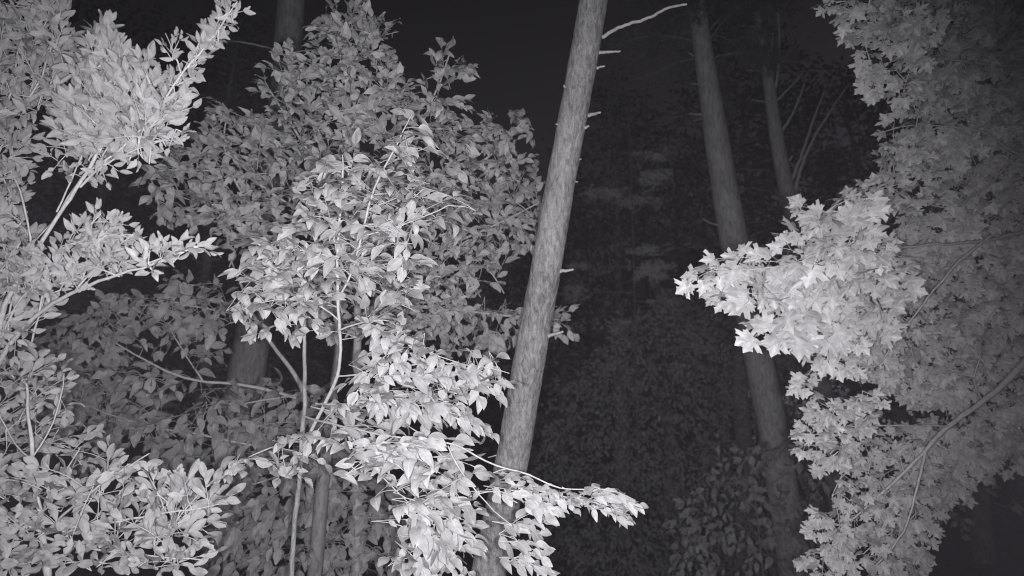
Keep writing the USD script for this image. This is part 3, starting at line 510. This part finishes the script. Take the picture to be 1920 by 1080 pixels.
# ------------------------------------------------------------------ dim shrubs deeper in the wood
def far_shrub(label, base, stems, fills, group=None, shape='understory'):
    Q = plant('woodland_shrub', foot(base), label, 'shrub', 'far_leaf', shape, group, 'far_bark')
    for k, rows in enumerate(stems):
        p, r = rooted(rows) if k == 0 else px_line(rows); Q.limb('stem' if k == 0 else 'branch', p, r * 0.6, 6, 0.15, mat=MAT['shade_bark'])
    for a, kwa in fills: Q.fill(*a, **kwa)
    return Q
fk = dict(n=7, flow=(-0.1, 0.1, 0.1), length=4.0, face=0.7, up=0.6)
far_shrub('dim low shrub with broad leaves at the foot of the left-leaning pine', at(1420, 1000, 8.2), [[(1420, 990, 8.2, 4), (1410, 900, 8.2, 3), (1400, 840, 8.1, 2)], [(1415, 950, 8.2, 4), (1340, 900, 8.0, 2)], [(1412, 930, 8.2, 4), (1500, 870, 8.1, 2)], [(1410, 880, 8.2, 3), (1460, 840, 8.1, 2)]],
          [(([(1250, 985), (1310, 905), (1350, 850), (1420, 825), (1500, 830), (1560, 880), (1570, 1079), (1260, 1079)], 7.8, 8.5, 1.0, 21), fk)])
far_shrub('large dim thicket of small leaves right of the pale pine', at(1150, 900, 13), [[(1150, 980, 13, 4), (1160, 800, 13, 3), (1200, 640, 13, 2)], [(1155, 900, 13, 5), (1060, 800, 12.6, 2)], [(1158, 850, 13, 5), (1280, 700, 12.6, 2)], [(1160, 800, 13, 4), (1290, 560, 12.8, 2)]],
          [(([(985, 1079), (990, 800), (1050, 730), (1120, 660), (1180, 600), (1230, 560), (1300, 600), (1320, 720), (1330, 900), (1290, 1079)], 12.2, 13.8, 1.3, 10), fk)])
far_shrub('tall dim shrub between the left-leaning pine and the dark conifers', at(1370, 800, 13), [[(1370, 980, 13.4, 4), (1365, 760, 13.4, 3), (1350, 520, 13.4, 2)], [(1365, 760, 13.4, 4), (1300, 600, 13.2, 2)], [(1365, 700, 13.4, 4), (1430, 560, 13.2, 2)], [(1367, 850, 13.4, 4), (1480, 700, 13.2, 2)]],
          [(([(1230, 560), (1300, 500), (1350, 440), (1420, 450), (1470, 560), (1530, 680), (1560, 820), (1540, 1079), (1330, 1079), (1320, 720)], 12.6, 14.2, 1.2, 10), fk)])
far_shrub('dark bare-stemmed shrub in the black lower right corner', at(1700, 1000, 7), [[(1712, 1079, 7, 9), (1690, 1020, 7, 7), (1680, 985, 7, 4)], [(1725, 1079, 7, 6), (1730, 1010, 7, 4), (1712, 985, 7, 2)], [(1730, 1010, 7, 4), (1760, 970, 7, 2)], [(1690, 1020, 7, 3), (1640, 960, 7, 2)]],
          [(([(1730, 985), (1790, 930), (1900, 900), (1940, 960), (1800, 1010)], 6.6, 7.4, 0.35, 22), fk)])

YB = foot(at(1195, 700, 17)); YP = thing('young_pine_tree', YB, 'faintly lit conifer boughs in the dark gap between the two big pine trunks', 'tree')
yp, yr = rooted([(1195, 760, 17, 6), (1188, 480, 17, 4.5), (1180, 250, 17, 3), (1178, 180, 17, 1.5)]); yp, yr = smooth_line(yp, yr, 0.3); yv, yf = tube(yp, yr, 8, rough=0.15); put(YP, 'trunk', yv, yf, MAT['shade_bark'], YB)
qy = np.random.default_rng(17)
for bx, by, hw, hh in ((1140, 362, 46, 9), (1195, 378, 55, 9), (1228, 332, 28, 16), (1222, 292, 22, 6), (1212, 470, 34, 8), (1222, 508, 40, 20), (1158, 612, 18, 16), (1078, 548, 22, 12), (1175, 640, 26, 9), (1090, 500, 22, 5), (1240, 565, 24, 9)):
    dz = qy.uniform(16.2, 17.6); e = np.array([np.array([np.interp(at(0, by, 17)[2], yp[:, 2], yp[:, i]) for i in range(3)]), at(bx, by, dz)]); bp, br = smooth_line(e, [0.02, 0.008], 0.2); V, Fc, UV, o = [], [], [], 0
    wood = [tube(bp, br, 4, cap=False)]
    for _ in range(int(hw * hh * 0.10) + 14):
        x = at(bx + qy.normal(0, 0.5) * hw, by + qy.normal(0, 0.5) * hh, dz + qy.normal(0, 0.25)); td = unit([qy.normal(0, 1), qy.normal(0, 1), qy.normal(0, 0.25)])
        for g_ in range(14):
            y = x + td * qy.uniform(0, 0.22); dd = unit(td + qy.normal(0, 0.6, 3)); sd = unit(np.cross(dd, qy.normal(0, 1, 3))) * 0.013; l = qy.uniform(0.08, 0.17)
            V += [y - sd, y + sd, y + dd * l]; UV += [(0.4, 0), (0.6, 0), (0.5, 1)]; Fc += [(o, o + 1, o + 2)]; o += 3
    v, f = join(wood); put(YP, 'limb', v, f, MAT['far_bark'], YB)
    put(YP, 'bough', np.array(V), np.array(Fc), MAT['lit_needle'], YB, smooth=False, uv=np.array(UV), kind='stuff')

# ------------------------------------------------------------------ choose each plant's leaves that show largest; build them
W_, H_ = 480, 270
zb = np.full((H_, W_), 1e9); own = np.full((H_, W_), -1, int); flat = []
for pi, P in enumerate(PLANTS):
    for k, (s, pos, R, z) in enumerate(P.leaves):
        c = pos + R[:, 1] * z * 0.45; x, y, d = project(c); flat.append((pi, k, float(x) / 4, float(y) / 4, float(d), z * F_PX / max(float(d), 0.1) / 4))
for n, (pi, k, x, y, d, s) in enumerate(flat):
    rr = 0.26 * s; x0, x1, y0, y1 = int(max(0, x - rr)), int(min(W_ - 1, x + rr)), int(max(0, y - rr)), int(min(H_ - 1, y + rr))
    if x1 < x0 or y1 < y0: continue
    w = zb[y0:y1 + 1, x0:x1 + 1] > d
    zb[y0:y1 + 1, x0:x1 + 1][w] = d; own[y0:y1 + 1, x0:x1 + 1][w] = n
seen = np.bincount(own[own >= 0], minlength=len(flat))
for pi, P in enumerate(PLANTS):
    mine = [(seen[n], k) for n, (q, k, *_r) in enumerate(flat) if q == pi]
    first = [k for c, k in sorted(mine, reverse=True)[:300] if c > 0]
    chosen = set(first)
    for v, f, uv in P.arrays(first): put(P.path, 'leaf', v, f, P.leafmat, P.base, uv=uv)
    rest = [k for k in range(len(P.leaves)) if k not in chosen]
    if rest:
        got = P.arrays(rest); v, f = join([(a, b) for a, b, c in got])
        put(P.path, 'foliage', v, f, P.leafmat, P.base, uv=np.vstack([c for a, b, c in got]), kind='stuff')
    if P.twigs:
        v, f = join(P.twigs); put(P.path, 'twigs', v, f, P.twigmat, P.base, kind='stuff')
    print(P.path, len(P.leaves), len(P.twigs))

# ------------------------------------------------------------------ dark trees far behind
def far_tree_mesh(seed, conifer):
    r = np.random.default_rng(seed); H = 15.0
    p = np.column_stack([np.cumsum(r.normal(0, 0.06, 16)), np.cumsum(r.normal(0, 0.06, 16)), np.linspace(-0.3, H, 16)])
    tv, tf = tube(p, np.linspace(0.22, 0.03, 16), 10, rough=0.1, freq=3)
    wood, V, Fc, UV, o = [(tv, tf)], [], [], [], 0
    nb = 64 if conifer else 46
    for k in range(nb):
        t = 0.24 + 0.75 * (k + r.uniform(0, 1)) / nb; a = k * 2.4 + r.uniform(-0.4, 0.4); c = np.array([np.interp(t * H, p[:, 2], p[:, i]) for i in range(3)])
        L = ((1.02 - t) * 3.9 + 0.3 if conifer else 3.2 * math.sin(math.pi * min(1, (t - 0.12) * 1.05)) + 0.5) * r.uniform(0.55, 1.15)
        d = np.array([math.cos(a), math.sin(a), (0.05 if conifer else 0.55) * r.uniform(-0.5, 1.6)]); q = np.array([c, c + d * L * 0.5 + [0, 0, 0.06 * L], c + d * L + [0, 0, -0.10 * L if conifer else 0.1 * L]])
        bp, br = smooth_line(q, [0.035, 0.02, 0.006], 0.5); wood.append(tube(bp, br, 4, cap=False))
        m = int(95 * L / 2.5)
        for _ in range(m):
            u = r.uniform(0.25, 1.03); x = np.array([np.interp(u, [0, 0.5, 1.0], q[:, i]) for i in range(3)]) + r.normal(0, 1, 3) * [0.28, 0.28, 0.12 if conifer else 0.24]
            dd = unit(d + r.normal(0, 0.7, 3)); nn = unit(np.cross(dd, r.normal(0, 1, 3))); s = np.cross(dd, nn); l, w = (r.uniform(0.16, 0.34), r.uniform(0.02, 0.05)) if conifer else (r.uniform(0.10, 0.19), r.uniform(0.05, 0.09))
            V += [x, x + dd * l * 0.5 + s * w, x + dd * l, x + dd * l * 0.5 - s * w]; UV += [(0.5, 0), (1, 0.5), (0.5, 1), (0, 0.5)]
            Fc += [(o, o + 1, o + 2), (o, o + 2, o + 3)]; o += 4
    return join(wood), (np.array(V), np.array(Fc), np.array(UV))

PROTO = []
UsdGeom.Scope.Define(stage, '/World/Looks/kinds')
for k in range(5):
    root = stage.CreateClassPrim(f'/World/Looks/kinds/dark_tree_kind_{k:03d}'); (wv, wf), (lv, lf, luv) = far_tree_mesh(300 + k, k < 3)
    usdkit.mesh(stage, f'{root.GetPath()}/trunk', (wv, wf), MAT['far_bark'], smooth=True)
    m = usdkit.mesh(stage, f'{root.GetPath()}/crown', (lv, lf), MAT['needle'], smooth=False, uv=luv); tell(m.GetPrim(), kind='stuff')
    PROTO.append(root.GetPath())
rt = np.random.default_rng(99)
spots = [(1160, 21, 1.0, 0), (1040, 26, 0.95, 1), (1245, 24, 1.05, 2), (930, 30, 0.9, 3), (1370, 17, 1.0, 1), (1560, 19, 1.1, 0), (1680, 22, 1.1, 4), (1800, 18, 1.1, 2), (1900, 24, 1.0, 3), (800, 25, 0.85, 0), (680, 22, 0.8, 4), (480, 20, 1.0, 1), (360, 17, 1.0, 2), (230, 22, 1.1, 0), (90, 18, 1.1, 3), (-60, 22, 1.1, 1),
         (1110, 36, 1.1, 4), (1300, 33, 1.15, 3), (990, 40, 1.1, 0), (1450, 30, 1.2, 4), (1600, 32, 1.2, 1), (560, 32, 1.0, 0), (420, 30, 1.1, 4), (860, 42, 1.0, 2), (1220, 44, 1.2, 0), (720, 38, 1.0, 1), (1750, 36, 1.2, 0), (300, 34, 1.2, 1), (140, 32, 1.2, 0), (2000, 20, 1.1, 0), (1390, 42, 1.3, 2), (640, 46, 1.1, 2)]
for x, d, s, k in spots:
    p = at(x, 800, d); p = foot(p)
    o = UsdGeom.Xform.Define(stage, numbered('/World', 'forest_tree')); o.AddTranslateOp().Set(Gf.Vec3d(*map(float, p))); o.AddRotateZOp().Set(float(rt.uniform(0, 360))); o.AddScaleOp().Set(Gf.Vec3f(*([float(1.12 * s * rt.uniform(0.92, 1.08))] * 3)))
    o.GetPrim().GetReferences().AddInternalReference(PROTO[k]); o.GetPrim().SetInstanceable(True)
    tell(o.GetPrim(), label='almost black forest tree standing far behind the lit trees', category='tree', group='dark forest trees in the background')

# a far-off belt of undergrowth that closes the view below the crowns
rb = np.random.default_rng(5); n = 26000
ang = rb.uniform(math.radians(35), math.radians(145), n); dist = rb.uniform(30, 62, n); X, Y = dist * np.cos(ang), dist * np.sin(ang)
top = 4.2 + 2.2 * meshkit.noise(np.stack([X * 0.12, Y * 0.12, 0 * X], 1))
Z = ground_z(X, Y) + rb.uniform(0, 1, n) ** 0.9 * top
c = np.stack([X, Y, Z], 1); dv = rb.normal(0, 1, (n, 3)); dv /= np.linalg.norm(dv, axis=1, keepdims=True); sv = np.cross(dv, rb.normal(0, 1, (n, 3))); sv /= np.linalg.norm(sv, axis=1, keepdims=True)
l, w = rb.uniform(0.25, 0.6, (n, 1)), rb.uniform(0.12, 0.28, (n, 1))
V = np.stack([c, c + dv * l * 0.5 + sv * w, c + dv * l, c + dv * l * 0.5 - sv * w], 1).reshape(-1, 3); q = np.arange(n)[:, None] * 4
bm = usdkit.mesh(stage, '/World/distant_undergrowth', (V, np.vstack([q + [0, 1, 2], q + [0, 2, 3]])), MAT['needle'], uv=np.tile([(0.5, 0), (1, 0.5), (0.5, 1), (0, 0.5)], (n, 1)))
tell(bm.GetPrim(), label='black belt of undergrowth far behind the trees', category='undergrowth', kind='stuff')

# ------------------------------------------------------------------ air
usdkit.material(stage, '/World/Looks/night_air', {'v': ('principled_volume', {'color': (1.0, 0.95, 1.06), 'density': 0.0003})}, volume='v.volume')
hz = trimesh.creation.box(bounds=[[-228, -216, float(gv[:, 2].min()) - 1.0], [228, 240, 27.0]])
hm = usdkit.mesh(stage, '/World/haze', hz, '/World/Looks/night_air'); tell(hm.GetPrim(), kind='stuff', label='thin night air lit by the camera lamp', category='haze')
